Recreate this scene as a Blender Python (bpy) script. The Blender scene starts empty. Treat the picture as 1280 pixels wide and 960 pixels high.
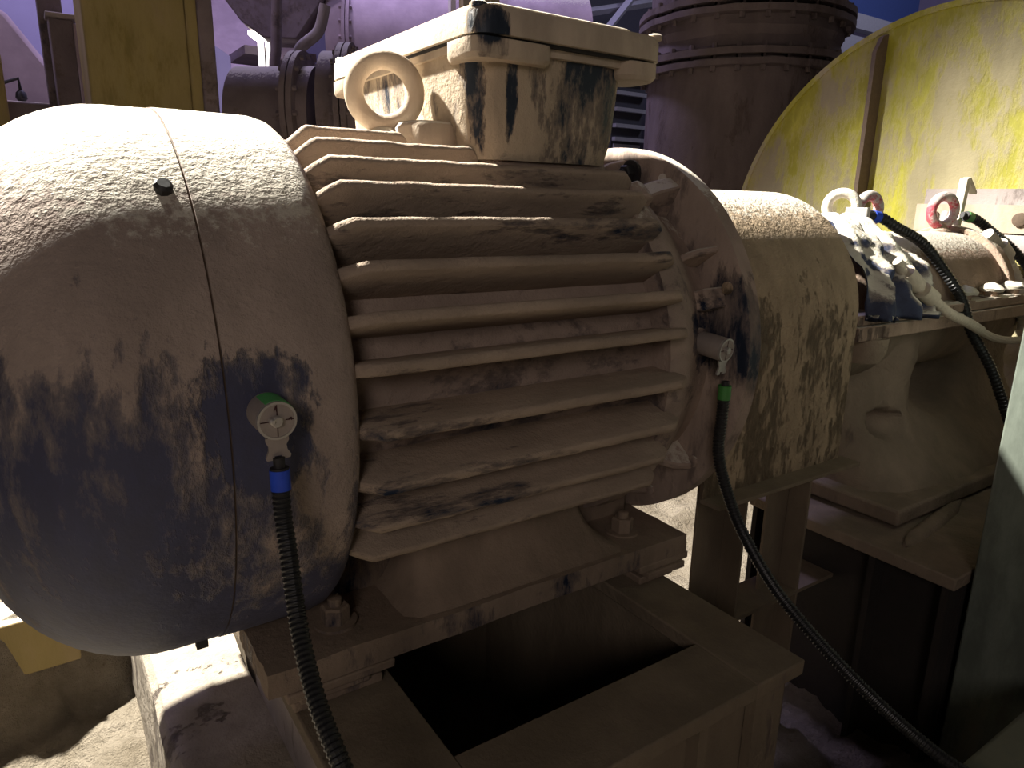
import bpy, bmesh, math, random
from mathutils import Vector, Matrix, noise
random.seed(7)
PI = math.pi
S = bpy.context.scene
COL = S.collection

# ------------------------------------------------------------------ camera
def make_camera():
    yaw, pitch, roll, f = 0.59544757, 0.25244605, -0.02078666, 882.83
    F = Vector((math.sin(yaw)*math.cos(pitch), math.cos(yaw)*math.cos(pitch), -math.sin(pitch)))
    R = F.cross(Vector((0, 0, 1))).normalized()
    D = F.cross(R)
    r2 = math.cos(roll)*R + math.sin(roll)*D
    d2 = -math.sin(roll)*R + math.cos(roll)*D
    cd = bpy.data.cameras.new('camera')
    cam = bpy.data.objects.new('camera', cd)
    cd.sensor_width = 36; cd.lens = 36*f/1280; cd.clip_start = .02; cd.clip_end = 100
    M = Matrix((r2, -d2, -F)).transposed().to_4x4()
    M.translation = Vector((-0.12430587, -0.92563153, 0.21862893))
    cam.matrix_world = M
    COL.objects.link(cam); S.camera = cam
make_camera()

# ------------------------------------------------------------------ light
S.view_settings.view_transform = 'Standard'
S.view_settings.look = 'None'
S.view_settings.gamma = 1
S.view_settings.exposure = 0.0
S.view_settings.use_curve_mapping = False
w = bpy.data.worlds.new('hall_air'); S.world = w; w.use_nodes = True
bg = w.node_tree.nodes['Background']
bg.inputs[0].default_value = (.60, .50, .47, 1); bg.inputs[1].default_value = .028

def aim(o, target):
    o.rotation_euler = (Vector(target)-o.location).to_track_quat('-Z', 'Y').to_euler()
def area(name, loc, target, size, power, color):
    l = bpy.data.lights.new(name, 'AREA'); l.shape = 'DISK'; l.size = size; l.energy = power; l.color = color
    o = bpy.data.objects.new(name, l); o.location = loc; aim(o, target); COL.objects.link(o); return o
def spot(name, loc, target, power, color, ang=70, r=.06, blend=.4):
    l = bpy.data.lights.new(name, 'SPOT'); l.energy = power; l.color = color
    l.spot_size = math.radians(ang); l.spot_blend = blend; l.shadow_soft_size = r
    o = bpy.data.objects.new(name, l); o.location = loc; aim(o, target); COL.objects.link(o); return o
# floodlight beyond and above the motor, the lamp that whitens the tops
spot('floodlight', (-.50, 1.42, 2.05), (.48, 0, 0), 2150, (1, .965, .87), 77, .05, .6)
# unseen warm fill light added behind the viewer for the front faces
area('fill_behind', (-1.6, -2.6, 1.15), (.4, 0, .15), .9, 14.5, (1, .87, .815))
# violet fills added in place of haze over the far machinery
area('violet_fill', (1.6, 4.6, 4.4), (1.7, 4.9, .8), .8, 130, (.62, .55, 1))
area('violet_fill_far', (1.9, 3.4, 3.2), (3.2, 2.2, .6), .5, 22, (.6, .55, 1))
area('violet_fill_left', (-1.2, 3.6, 3.0), (.1, 4.6, .9), .6, 45, (.78, .68, 1))

area('violet_fill_right', (5.6, 1.2, 3.4), (6.0, 3.0, 1.7), .5, 35, (.75, .75, 1))  # added to brighten the grey beams right of the duct

# ------------------------------------------------------------------ materials
def nt(name):
    m = bpy.data.materials.new(name); m.use_nodes = True
    t = m.node_tree; b = t.nodes['Principled BSDF']; return m, t, b
def N(t, kind, **kw):
    n = t.nodes.new(kind)
    for k, v in kw.items():
        if k.startswith('i_'): n.inputs[int(k[2:]) if k[2:].isdigit() else k[2:]].default_value = v
        else: setattr(n, k, v)
    return n
def L(t, a, b): t.links.new(a, b)
def math_(t, op, a, b=None, clamp=False):
    n = t.nodes.new('ShaderNodeMath'); n.operation = op; n.use_clamp = clamp
    for i, v in enumerate((a, b)):
        if v is None: continue
        if isinstance(v, (int, float)): n.inputs[i].default_value = v
        else: L(t, v, n.inputs[i])
    return n.outputs[0]
def mixc(t, fac, a, b):
    n = t.nodes.new('ShaderNodeMix'); n.data_type = 'RGBA'
    for s, v in ((n.inputs[0], fac), (n.inputs[6], a), (n.inputs[7], b)):
        if isinstance(v, (int, float)): s.default_value = v
        elif isinstance(v, tuple): s.default_value = (*v, 1) if len(v) == 3 else v
        else: L(t, v, s)
    return n.outputs[2]
def noise_(t, vec, scale, detail=6, rough=.6, dist=0):
    n = N(t, 'ShaderNodeTexNoise'); n.inputs['Scale'].default_value = scale
    n.inputs['Detail'].default_value = detail; n.inputs['Roughness'].default_value = rough
    n.inputs['Distortion'].default_value = dist; L(t, vec, n.inputs['Vector']); return n.outputs['Fac']
def ramp(t, v, a, b):
    n = N(t, 'ShaderNodeMapRange'); n.inputs[1].default_value = a; n.inputs[2].default_value = b
    n.interpolation_type = 'SMOOTHSTEP'; L(t, v, n.inputs[0]); return n.outputs[0]

DUST = (.41, .315, .255)
def dusty(name, paint, dust=DUST, amount=.75, scale=5, up=.35, zk=0, z0=0, rough=.85, bump=.35, grain=160,
          dark=(.16, .12, .10), metal=0, streak=(1, 1, .35), lump=0, spots=None, settle=.70, soft=.10, film=0, con=2.0, fine=.3):
    """paint under a coat of dust: amount is the share covered, up adds on upward faces, zk with height"""
    m, t, b = nt(name)
    tc = N(t, 'ShaderNodeTexCoord'); mp = N(t, 'ShaderNodeMapping'); mp.inputs['Scale'].default_value = streak
    L(t, tc.outputs['Object'], mp.inputs[0]); v = mp.outputs[0]
    geo = N(t, 'ShaderNodeNewGeometry'); sx = N(t, 'ShaderNodeSeparateXYZ'); L(t, geo.outputs['Normal'], sx.inputs[0])
    so = N(t, 'ShaderNodeSeparateXYZ'); L(t, tc.outputs['Object'], so.inputs[0])
    n1 = noise_(t, v, scale, 8, .68, .4); n2 = noise_(t, v, scale*7, 6, .7)
    cov = math_(t, 'ADD', math_(t, 'MULTIPLY', n1, 1-fine), math_(t, 'MULTIPLY', n2, fine))
    cov = math_(t, 'MULTIPLY', math_(t, 'SUBTRACT', cov, .5), con)
    cov = math_(t, 'ADD', cov, amount)
    cov = math_(t, 'ADD', cov, math_(t, 'MULTIPLY', math_(t, 'MAXIMUM', sx.outputs[2], 0), up))
    if zk:
        cov = math_(t, 'ADD', cov, math_(t, 'MULTIPLY', math_(t, 'SUBTRACT', so.outputs[2], z0), zk))
    if spots:
        for (px, py, pz, r, k, *zs) in spots:
            zs = zs[0] if zs else 1
            sc = N(t, 'ShaderNodeVectorMath', operation='MULTIPLY'); L(t, tc.outputs['Object'], sc.inputs[0]); sc.inputs[1].default_value = (1, 1, zs)
            vd = N(t, 'ShaderNodeVectorMath', operation='DISTANCE'); L(t, sc.outputs[0], vd.inputs[0])
            vd.inputs[1].default_value = (px, py, pz*zs)
            nd = math_(t, 'ADD', vd.outputs['Value'], math_(t, 'MULTIPLY', math_(t, 'SUBTRACT', n2, .5), r*.9))
            cov = math_(t, 'SUBTRACT', cov, math_(t, 'MULTIPLY', math_(t, 'SUBTRACT', 1, ramp(t, nd, r*.6, r)), k))
    f = ramp(t, cov, .52-soft, .52+soft)
    f = math_(t, 'ADD', math_(t, 'MULTIPLY', f, 1-film), film)
    shade = noise_(t, v, scale*2.3, 5, .6)
    dc = mixc(t, ramp(t, shade, .3, .75), tuple(c*.72 for c in dust), dust)
    pc = mixc(t, ramp(t, n2, .35, .7), tuple(c*.65 for c in paint), paint)
    # a thin dark-stained rim where the dust breaks off
    edge = math_(t, 'MULTIPLY', math_(t, 'MULTIPLY', f, math_(t, 'SUBTRACT', 1, f)), 2.0, True)
    c = mixc(t, f, pc, dc); c = mixc(t, edge, c, dark)
    # loose pale dust settled on upward faces
    sn = noise_(t, tc.outputs['Object'], 75, 4, .75)
    sv = math_(t, 'ADD', sx.outputs[2], math_(t, 'MULTIPLY', math_(t, 'SUBTRACT', sn, .5), .55))
    c = mixc(t, math_(t, 'MULTIPLY', ramp(t, sv, settle, settle+.12), .85), c, (.60, .55, .46))
    L(t, c, b.inputs['Base Color'])
    rr = N(t, 'ShaderNodeMapRange'); rr.inputs[3].default_value = rough*.55; rr.inputs[4].default_value = .95
    L(t, f, rr.inputs[0]); L(t, rr.outputs[0], b.inputs['Roughness'])
    b.inputs['Metallic'].default_value = metal
    b.inputs['Specular IOR Level'].default_value = .25
    g = noise_(t, tc.outputs['Object'], grain, 3, .7)
    g2 = noise_(t, tc.outputs['Object'], grain*.3, 4, .7)
    h = math_(t, 'ADD', math_(t, 'MULTIPLY', g, .5), g2)
    h = math_(t, 'MULTIPLY', h, math_(t, 'ADD', math_(t, 'MULTIPLY', f, .85), .15))
    h = math_(t, 'ADD', h, math_(t, 'MULTIPLY', f, .5))
    if lump: h = math_(t, 'ADD', h, math_(t, 'MULTIPLY', noise_(t, tc.outputs['Object'], grain*.1, 3), lump))
    bp = N(t, 'ShaderNodeBump'); bp.inputs['Strength'].default_value = bump; bp.inputs['Distance'].default_value = .006
    L(t, h, bp.inputs['Height']); L(t, bp.outputs[0], b.inputs['Normal'])
    return m
def plain(name, col, rough=.6, metal=0, bump=.1, scale=60, var=.2):
    m, t, b = nt(name)
    tc = N(t, 'ShaderNodeTexCoord'); n = noise_(t, tc.outputs['Object'], scale, 4)
    L(t, mixc(t, n, tuple(c*(1-var) for c in col), tuple(min(1, c*(1+var)) for c in col)), b.inputs['Base Color'])
    b.inputs['Roughness'].default_value = rough; b.inputs['Metallic'].default_value = metal
    bp = N(t, 'ShaderNodeBump'); bp.inputs['Strength'].default_value = bump; bp.inputs['Distance'].default_value = .002
    L(t, n, bp.inputs['Height']); L(t, bp.outputs[0], b.inputs['Normal']); return m
def emit(name, col, s):
    m, t, b = nt(name); b.inputs['Emission Color'].default_value = (*col, 1); b.inputs['Emission Strength'].default_value = s
    b.inputs['Base Color'].default_value = (*col, 1); return m

NAVY = (.016, .03, .085)
M = {}
M['cowl'] = dusty('dusty_blue_cowl_paint', (.022, .038, .115), amount=.54, con=3.2, fine=.42, scale=6, up=.55, zk=1.25, z0=.37, bump=.55, grain=150, streak=(1, 1, .45),
                  dust=(.40, .315, .265), dark=(.12, .11, .12), settle=.60, soft=.20, film=.10, spots=[(-.325, -.31, .392, .062, .45), (-.325, -.31, .35, .05, .35)])
M['motor'] = dusty('dusty_motor_casting', (.02, .035, .075), amount=.70, scale=7, up=.2, bump=.5, grain=190, streak=(.6, 1, 1), soft=.14, spots=[(.31, -.24, .385, .06, .3)])
M['fin'] = dusty('dusty_fin_casting', (.02, .035, .07), amount=.68, scale=9, up=.1, bump=.5, grain=190, streak=(.35, 1, 1), settle=1.6, dust=(.40, .31, .235))
M['flange'] = dusty('dusty_flange_casting', (.016, .024, .045), amount=.62, scale=7, up=.35, bump=.4, grain=170, soft=.18, spots=[(.345, -.27, .40, .09, .22)])
M['box'] = dusty('dusty_terminal_box_paint', (.03, .04, .06), amount=.70, scale=7, up=.4, bump=.5, grain=170, dust=(.50, .40, .29), soft=.16, con=2.6, fine=.42, spots=[(-.020, -.160, .685, .020, .34, .22), (.026, -.178, .685, .012, .42, .16), (.15, -.177, .69, .085, .14)])
M['lid'] = dusty('dusty_lid_paint', (.03, .04, .06), amount=.86, scale=9, up=.4, bump=.25, grain=170, dust=(.52, .42, .32), soft=.16, spots=[(-.022, -.197, .765, .030, .36)])
M['foot'] = dusty('dusty_foot_casting', (.02, .03, .06), amount=.66, scale=8, up=.3, bump=.4, grain=150, dust=(.30, .225, .165), settle=1.6)
M['frame'] = dusty('dusty_steel_frame_paint', (.06, .05, .045), amount=.78, scale=6, up=.2, bump=.4, grain=140, dust=(.22, .172, .12), settle=1.6)
M['guard'] = dusty('dusty_brown_guard', (.20, .14, .085), amount=.64, con=2.2, soft=.15, fine=.5, scale=11, up=.5, bump=1, grain=120, dust=(.40, .30, .20), dark=(.2, .15, .1), settle=.78)
M['housing'] = dusty('dusty_housing_casting', (.10, .06, .045), amount=.70, scale=8, up=.5, bump=.8, grain=130, dust=(.40, .29, .22))
M['pedestal'] = dusty('caked_pedestal_casting', (.05, .045, .05), settle=1.6, amount=.80, scale=6, up=.2, bump=.8, grain=90, dust=(.27, .21, .155), lump=1.5)
M['yellow'] = dusty('dusty_yellow_casing_paint', (.50, .46, .06), amount=.53, scale=3.2, up=.3, zk=-.30, z0=1.2, bump=.5, grain=90,
                    dust=(.42, .365, .22), dark=(.42, .37, .13), streak=(1, 1, .4))
M['ochre'] = dusty('dusty_ochre_column_paint', (.33, .25, .075), soft=.22, amount=.56, scale=3, up=.3, bump=.3, grain=90, dust=(.36, .275, .14), dark=(.32, .25, .10), streak=(1, 1, .3))
M['greydust'] = dusty('dusty_grey_steel', (.25, .23, .24), amount=.7, scale=6, up=.3, bump=.3, dust=(.42, .36, .34))
M['duct'] = dusty('dusty_brown_duct', (.10, .07, .065), amount=.66, scale=4, up=.4, bump=.6, grain=60, dust=(.215, .17, .16))
M['mauve'] = dusty('dusty_pipe_paint', (.11, .085, .095), amount=.66, scale=3, up=.4, bump=.4, grain=60, dust=(.22, .175, .185), streak=(1, 1, 1))
M['pale'] = dusty('pale_dust_coating', (.34, .29, .36), amount=.7, scale=1.6, up=.3, bump=.3, grain=30, dust=(.50, .39, .43), dark=(.4, .32, .4), streak=(1, 1, 1))
M['shadesteel'] = plain('shade_darkened_steel', (.022, .017, .014), .95, 0, .4, 60, .3)  # shade around the base beam put into the steel's colour
M['rust'] = plain('rusty_brown_steel', (.11, .075, .05), .9, 0, .4, 90, .35)
M['soil'] = None
M['black'] = plain('black_ribbed_plastic', (.012, .012, .013), .42, 0, .05)
M['blackrub'] = plain('black_rubber', (.02, .018, .018), .6)
M['blueband'] = plain('blue_plastic_tape', (.02, .07, .55), .4)
M['greenband'] = plain('green_plastic_tape', (.05, .22, .045), .45)
M['steel'] = plain('brushed_stainless_steel', (.46, .43, .40), .38, .55, .15, 120, .12)
M['dullsteel'] = plain('dull_sensor_steel', (.34, .29, .26), .55, .3, .2, 120, .15)
M['greenlabel'] = plain('green_label', (.08, .36, .10), .5)
M['ink'] = plain('dark_ink', (.05, .012, .012), .7)
M['seal'] = plain('black_gasket', (.02, .018, .018), .8)
M['whitedust'] = plain('white_dust_crust', (.66, .60, .50), .95, 0, .8, 180, .15)
M['pinkring'] = dusty('pink_paint_under_dust', (.60, .10, .13), amount=.50, scale=22, settle=1.2, up=.3, bump=.4, dust=(.58, .50, .46), dark=(.5, .3, .3), streak=(1, 1, 1))
M['hose'] = plain('dust_caked_hose', (.50, .43, .34), .9, 0, .6, 120, .2)
M['column'] = dusty('grey_green_column_paint', (.19, .215, .18), amount=.36, scale=2.5, up=.2, bump=.1, dust=(.22, .215, .16), dark=(.16, .17, .13), rough=.4, settle=1.6)
M['concrete'] = dusty('dusty_concrete', (.20, .17, .14), amount=.66, scale=9, up=.1, bump=1, grain=75, dust=(.34, .29, .23), lump=1, settle=1.6)
M['bluepaint'] = plain('dark_blue_sheet', (.04, .07, .22), .6)
M['greybeam'] = plain('grey_painted_beam', (.34, .34, .38), .6)
M['darkroof'] = plain('dark_roof_sheet', (.05, .05, .065), .8)
M['glow'] = emit('lamp_glow', (1, .97, .86), 9)
M['glow2'] = emit('white_self_glow', (1, .96, .9), 1.6)  # white emission, brightness put into the surface itself
M['window_wall'] = plain('far_wall_sheet', (.36, .33, .50), .9, 0, .1, 2, .2)

def plastic_mat():
    m = dusty('grey_blue_plastic_sheet', (.05, .06, .11), amount=.20, scale=4, up=.8, bump=.5, grain=120, dust=(.55, .50, .43), rough=1.1, streak=(1, 1, 1), settle=.35, soft=.18)
    return m
M['plastic'] = plastic_mat()
def soil_mat():
    m, t, b = nt('caked_mineral_soil')
    tc = N(t, 'ShaderNodeTexCoord'); v = tc.outputs['Object']
    n1 = noise_(t, v, 3, 8, .7); n2 = noise_(t, v, 55, 6, .75); n3 = noise_(t, v, 14, 5, .7)
    c = mixc(t, ramp(t, n1, .35, .65), (.20, .165, .12), (.35, .30, .235))
    c = mixc(t, ramp(t, n3, .62, .75), c, (.15, .11, .07))
    L(t, c, b.inputs['Base Color']); b.inputs['Roughness'].default_value = .97; b.inputs['Specular IOR Level'].default_value = .1
    h = math_(t, 'ADD', n2, math_(t, 'MULTIPLY', n3, 2))
    bp = N(t, 'ShaderNodeBump'); bp.inputs['Strength'].default_value = 1; bp.inputs['Distance'].default_value = .02
    L(t, h, bp.inputs['Height']); L(t, bp.outputs[0], b.inputs['Normal']); return m
M['soil'] = soil_mat()

# ------------------------------------------------------------------ object helpers
def wloc(o):
    v = Vector((0, 0, 0))
    while o is not None: v = v+o.location; o = o.parent
    return v
def obj(name, bm, mat, parent=None, bevel=0, smooth=True, origin=None, segs=2, angle=35):
    """link a world-space bmesh as one mesh object; origin follows its parent's base (or its own base)"""
    bmesh.ops.recalc_face_normals(bm, faces=bm.faces)
    if parent is not None: org = wloc(parent)
    elif origin is not None: org = Vector(origin)
    else:
        xs = [v.co.x for v in bm.verts]; ys = [v.co.y for v in bm.verts]; zs = [v.co.z for v in bm.verts]
        org = Vector(((min(xs)+max(xs))/2, (min(ys)+max(ys))/2, min(zs)))
    for v in bm.verts: v.co -= org
    me = bpy.data.meshes.new(name); bm.to_mesh(me); bm.free()
    me.materials.append(M[mat] if isinstance(mat, str) else mat)
    o = bpy.data.objects.new(name, me); COL.objects.link(o)
    if smooth:
        for p in me.polygons: p.use_smooth = True
        me.update()
        try: me.set_sharp_from_angle(angle=math.radians(angle))
        except Exception: pass
    if parent is not None: o.parent = parent
    else: o.location = org
    if bevel:
        md = o.modifiers.new('bevel', 'BEVEL'); md.width = bevel; md.segments = segs; md.limit_method = 'ANGLE'; md.angle_limit = math.radians(40)
        md.harden_normals = False
    return o
def tag(o, label=None, cat=None, group=None, kind=None):
    if label: o['label'] = label
    if cat: o['category'] = cat
    if group: o['group'] = group
    if kind: o['kind'] = kind
    return o
def thing(name, label, cat, loc, group=None):
    o = bpy.data.objects.new(name, None); o.empty_display_size = .05; o.location = loc; COL.objects.link(o)
    return tag(o, label, cat, group)
def B(): return bmesh.new()
def box(bm, x0, x1, y0, y1, z0, z1):
    vs = [bm.verts.new((x, y, z)) for z in (z0, z1) for x, y in ((x0, y0), (x1, y0), (x1, y1), (x0, y1))]
    for f in ((0, 3, 2, 1), (4, 5, 6, 7), (0, 1, 5, 4), (1, 2, 6, 5), (2, 3, 7, 6), (3, 0, 4, 7)): bm.faces.new([vs[i] for i in f])
    return bm
def loops(bm, rings, close=True, cap=True, ring_close=False):
    R = [[bm.verts.new(p) for p in r] for r in rings]; n = len(R[0])
    pairs = list(zip(R, R[1:]))
    if ring_close: pairs.append((R[-1], R[0]))
    for a, b in pairs:
        for i in range(n if close else n-1):
            j = (i+1) % n; bm.faces.new((a[i], a[j], b[j], b[i]))
    if cap and not ring_close:
        bm.faces.new(list(reversed(R[0]))); bm.faces.new(R[-1])
    return bm
def frame_of(d):
    d = Vector(d).normalized(); a = Vector((0, 0, 1)) if abs(d.z) < .9 else Vector((1, 0, 0))
    u = d.cross(a).normalized(); return d, u, u.cross(d).normalized()
def lathe(bm, o, d, prof, seg=48, cap=True, ring_close=False):
    """prof: list of (t along d, radius)"""
    o = Vector(o); d, u, v = frame_of(d)
    rings = [[o+d*t+(u*math.cos(2*PI*i/seg)+v*math.sin(2*PI*i/seg))*r for i in range(seg)] for t, r in prof]
    return loops(bm, rings, cap=cap, ring_close=ring_close)
def cyl(bm, p0, p1, r, r1=None, seg=24):
    d = Vector(p1)-Vector(p0); return lathe(bm, p0, d, [(0, r), (d.length, r if r1 is None else r1)], seg)
def prism(bm, pts, off):
    off = Vector(off); pts = [Vector(p) for p in pts]
    return loops(bm, [pts, [p+off for p in pts]])
def spline(pts, n=12):
    P = [Vector(p) for p in pts]; P = [P[0]*2-P[1]]+P+[P[-1]*2-P[-2]]; out = []
    for i in range(1, len(P)-2):
        a, b, c, d = P[i-1:i+3]
        for k in range(n):
            t = k/n; out.append(.5*((2*b)+(c-a)*t+(2*a-5*b+4*c-d)*t*t+(-a+3*b-3*c+d)*t**3))
    out.append(P[-2]); return out
def tube(bm, path, r, seg=10, rf=None):
    path = [Vector(p) for p in path]; u = None; rings = []; s = 0
    for i, p in enumerate(path):
        d = (path[min(i+1, len(path)-1)]-path[max(i-1, 0)]).normalized()
        if u is None: u = frame_of(d)[1]
        u = (u-d*u.dot(d)).normalized(); v = d.cross(u)
        rr = r if rf is None else rf(s)
        rings.append([p+(u*math.cos(2*PI*k/seg)+v*math.sin(2*PI*k/seg))*rr for k in range(seg)])
        if i < len(path)-1: s += (path[i+1]-p).length
    return loops(bm, rings)
def resample(path, step):
    out = [path[0]]; acc = 0
    for a, b in zip(path, path[1:]):
        l = (b-a).length; t = step-acc
        while t <= l: out.append(a+(b-a)*(t/l)); t += step
        acc = (acc+l) % step
    return out
def corrugated(bm, pts, r, pitch=.004, depth=.12, seg=14):
    path = resample(spline(pts, 24), pitch/4)
    prof = (1, 1, 1-depth, 1-depth); cnt = [0]
    def rf(s): k = cnt[0]; cnt[0] += 1; return r*prof[k % 4]
    return tube(bm, path, r, seg, rf)
def torus(bm, c, nrm, R, r, seg=36, ms=14, squash=1):
    c = Vector(c); n, u, v = frame_of(nrm); rings = []
    for i in range(seg):
        a = 2*PI*i/seg; e = u*math.cos(a)+v*math.sin(a)
        rings.append([c+e*(R+r*math.cos(2*PI*k/ms))+n*r*squash*math.sin(2*PI*k/ms) for k in range(ms)])
    return loops(bm, rings, ring_close=True)
def hexbolt(bm, p, d, r, h, washer=True):
    p = Vector(p); d = Vector(d).normalized()
    if washer: lathe(bm, p-d*.002, d, [(0, r*1.5), (r*.22+.002, r*1.5)], 20)
    lathe(bm, p+d*(r*.2), d, [(0, r), (h*.88, r), (h, r*.86)], 6)
    lathe(bm, p+d*(h+r*.15), d, [(0, r*.5), (h*.45, r*.5), (h*.5, r*.4)], 12)
    return bm
def jit(bm, amp, sc, seed=0):
    for v in bm.verts:
        q = v.co*sc+Vector((seed*7.1, seed*3.3, 0))
        v.co += Vector((noise.noise(q), noise.noise(q+Vector((31, 0, 0))), noise.noise(q+Vector((0, 57, 0)))))*amp
    return bm

# ------------------------------------------------------------------ setting: floor and far walls
FZ = -.80
def floor():
    def axis(lo, a, b, hi, fine, coarse):
        xs = []; x = lo
        while x < a: xs.append(x); x += coarse
        x = a
        while x < b: xs.append(x); x += fine
        x = b
        while x <= hi: xs.append(x); x += coarse
        return xs
    X = axis(-5, -1.2, 3.2, 11, .022, .16); Y = axis(-4, -.9, 2.6, 10.2, .022, .16)
    bm = B(); g = []
    for x in X:
        row = []
        for y in Y:
            p = Vector((x, y, 0)); k = max(0, min(1, (y-.60-.40*(max(x, -.4)+.05)-.03*noise.noise(p*9))/.055))*max(0, min(1, (.45-x)/.3)); bank = .24*k*k*(3-2*k)
            z = FZ+.03*noise.noise(p*1.3)+.035*noise.noise(p*4)+.026*noise.noise(p*13)+.016*noise.noise(p*31)+.01*(noise.random()-.5)
            z += .10*max(0, min(1, (y-.9)/1.2))*max(0, min(1, (1.9-x)/1))      # spoil heaped behind the machine
            z = min(z, -.58)
            z += bank
            row.append(bm.verts.new((x, y, z)))
        g.append(row)
    for i in range(len(X)-1):
        for j in range(len(Y)-1): bm.faces.new((g[i][j], g[i+1][j], g[i+1][j+1], g[i][j+1]))
    return tag(obj('floor', bm, 'soil', origin=(0, 0, FZ), angle=180), kind='structure')
floor()
tag(obj('wall_far', box(B(), -5, 11, 9.6, 9.8, -1, 6), 'window_wall', smooth=False), kind='structure')
tag(obj('wall_right', box(B(), 10.4, 10.6, -3, 9.6, -1, 6), 'window_wall', smooth=False), kind='structure')

# ------------------------------------------------------------------ electric motor
MB = (.35, 0, -.35)   # base of the motor
motor = thing('electric_motor', 'large dust-covered finned electric motor with blue paint showing through, in the foreground', 'motor', MB)
# fan cowl
prof = [(-.215, .0), (-.215, .11)]
for k in range(0, 15):
    a = PI/2*k/14; prof.append((-.045-.17*math.cos(a), .12+.19*math.sin(a)))
prof += [(-.0010, .3100), (-.0009, .3070), (.0009, .3070), (.0010, .3112), (.05, .3112), (.10, .3105), (.112, .3075), (.120, .301), (.124, .292), (.122, .284), (.112, .284)]
cowl = obj('fan_cowl', lathe(B(), (0, 0, 0), (1, 0, 0), [(t, max(r, .001)) for t, r in prof], 128), 'cowl', motor, angle=50)
tag(cowl, 'rounded fan cowl, pale dust on top and worn blue paint below')
obj('seam_joint', lathe(B(), (0, 0, 0), (1, 0, 0), [(-.0009, .3), (-.0009, .3083), (.0009, .3083), (.0009, .3)], 96), 'rust', cowl)
tag(obj('plug', jit(lathe(B(), (-.020, -.214, .2215), (0, -.69, .72), [(0, .008), (.007, .0085), (.010, .006)], 10), .0015, 90), 'blackrub', cowl), 'small dark plug on top of the cowl')
obj('clip', box(B(), -.026, -.014, -.174, -.164, -.266, -.256), 'blackrub', cowl)
obj('cowl_screw', lathe(B(), (.104, -.1, -.293), (0, -.32, -.95), [(0, .008), (.005, .008), (.007, .006)], 10), 'foot', cowl)
# stator barrel
obj('stator_frame', lathe(B(), (0, 0, 0), (1, 0, 0), [(.06, .20), (.06, .243), (.10, .25), (.58, .25), (.585, .20)], 96), 'motor', motor)
# cooling fins
def fin(a, x0=.118, x1=.572, r0=.243, r1=.318, th=.0115, seed=0, ch=.024):
    bm = B(); rad = math.radians(a)
    er = Vector((0, -math.cos(rad), math.sin(rad))); et = Vector((0, math.sin(rad), math.cos(rad)))
    n = 34; rings = []
    for i in range(n+1):
        x = x0+(x1-x0)*i/n; top = r1
        if x < x0+ch: top = r1-.022*(1-(x-x0)/ch)**1.0
        if x > x1-.012: top = r1-.010*((x-(x1-.012))/.012)**2
        top += .0016*noise.noise(Vector((x*38, a, seed)))
        w = .0010*noise.noise(Vector((x*9, a, seed+5)))
        t2 = th*.5*(1 if a > 45 or a < -15 else 1.15); tb = th*.75
        P = [(r0, -tb), (top-.003, -t2), (top-.0006, -t2*.7), (top, 0), (top-.0006, t2*.7), (top-.003, t2), (r0, tb)]
        rings.append([Vector((x, 0, 0))+er*r+et*(s+w) for r, s in P])
    loops(bm, rings); return bm
near = [68, 62, 55, 47.5, 38.5, 29.5, 20, 11, -1, -12.5, -22, -31]
for k, a in enumerate(near):
    x1 = .572
    if a == 62: x1 = .345
    if a == 68: x1 = .265
    o = obj('cooling_fin', fin(a, x1=x1, seed=k, r1=.318 if a > -5 else .315), 'fin', motor, angle=50)
for k, a in enumerate([112, 118, 125, 133, 142, 152, 162, 172, 182, 192, 202, 211]):
    obj('cooling_fin', fin(a, x1=.572 if a > 119 else .30, seed=20+k), 'fin', motor, angle=50)
# end shield (bell) and mounting flange
obj('end_shield', lathe(B(), (0, 0, 0), (1, 0, 0), [(.565, .20), (.565, .284), (.590, .286), (.608, .280), (.640, .262), (.672, .243), (.70, .238), (.705, .20)], 96), 'motor', motor)
fl = obj('mounting_flange', lathe(B(), (0, 0, 0), (1, 0, 0), [(.692, .20), (.692, .302), (.696, .308), (.720, .308), (.724, .304), (.724, .20)], 128), 'flange', motor)
def radial(a): r = math.radians(a); return Vector((0, -math.cos(r), math.sin(r))), Vector((0, math.sin(r), math.cos(r)))
for a, w, x0, r1 in ((60, .030, .625, .292), (34, .010, .640, .288), (20, .030, .655, .275), (-38, .014, .635, .288), (-62, .012, .64, .288), (84, .012, .63, .29), (120, .012, .64, .288), (150, .012, .64, .288), (180, .012, .64, .288), (210, .012, .64, .288)):
    er, et = radial(a); X = Vector((1, 0, 0))
    pts = [X*(x0-.01)+er*.235, X*(x0+.005)+er*(r1-.020), X*.66+er*(r1-.008), X*.694+er*r1, X*.694+er*.235]
    obj('flange_rib', prism(B(), [p-et*w/2 for p in pts], et*w), 'motor', motor, bevel=.003)
tag(obj('sensor_boss', lathe(B(), (.655, -.225, .030), (0, -1, 0), [(0, .021), (.026, .020), (.028, .017)], 24), 'flange', motor), 'blue-stained boss the far sensor is screwed to')
for a in (65, 22, -36, 110, -60, 155, 200):
    er, et = radial(a); p = Vector((.6915, 0, 0))+er*.283
    if a == 65:
        tag(obj('bolt_hole_light', lathe(B(), p, (-1, 0, 0), [(-.001, .0085), (.0010, .0085)], 20), 'whitedust', fl), 'white disc painted as light through a bolt hole')  # light coming through the hole put into the disc's white colour
    else:
        obj('flange_bolt', lathe(B(), p, (-1, 0, 0), [(-.002, .009), (.003, .009), (.004, .007)], 16), 'guard' if a == 22 else 'flange', fl)
er, et = radial(76)
tag(obj('flange_nut', hexbolt(B(), Vector((.676, 0, 0))+er*.273, (-1, 0, 0), .014, .014), 'blackrub', motor), 'blackened nut at the top of the flange')
er, et = radial(50)
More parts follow.
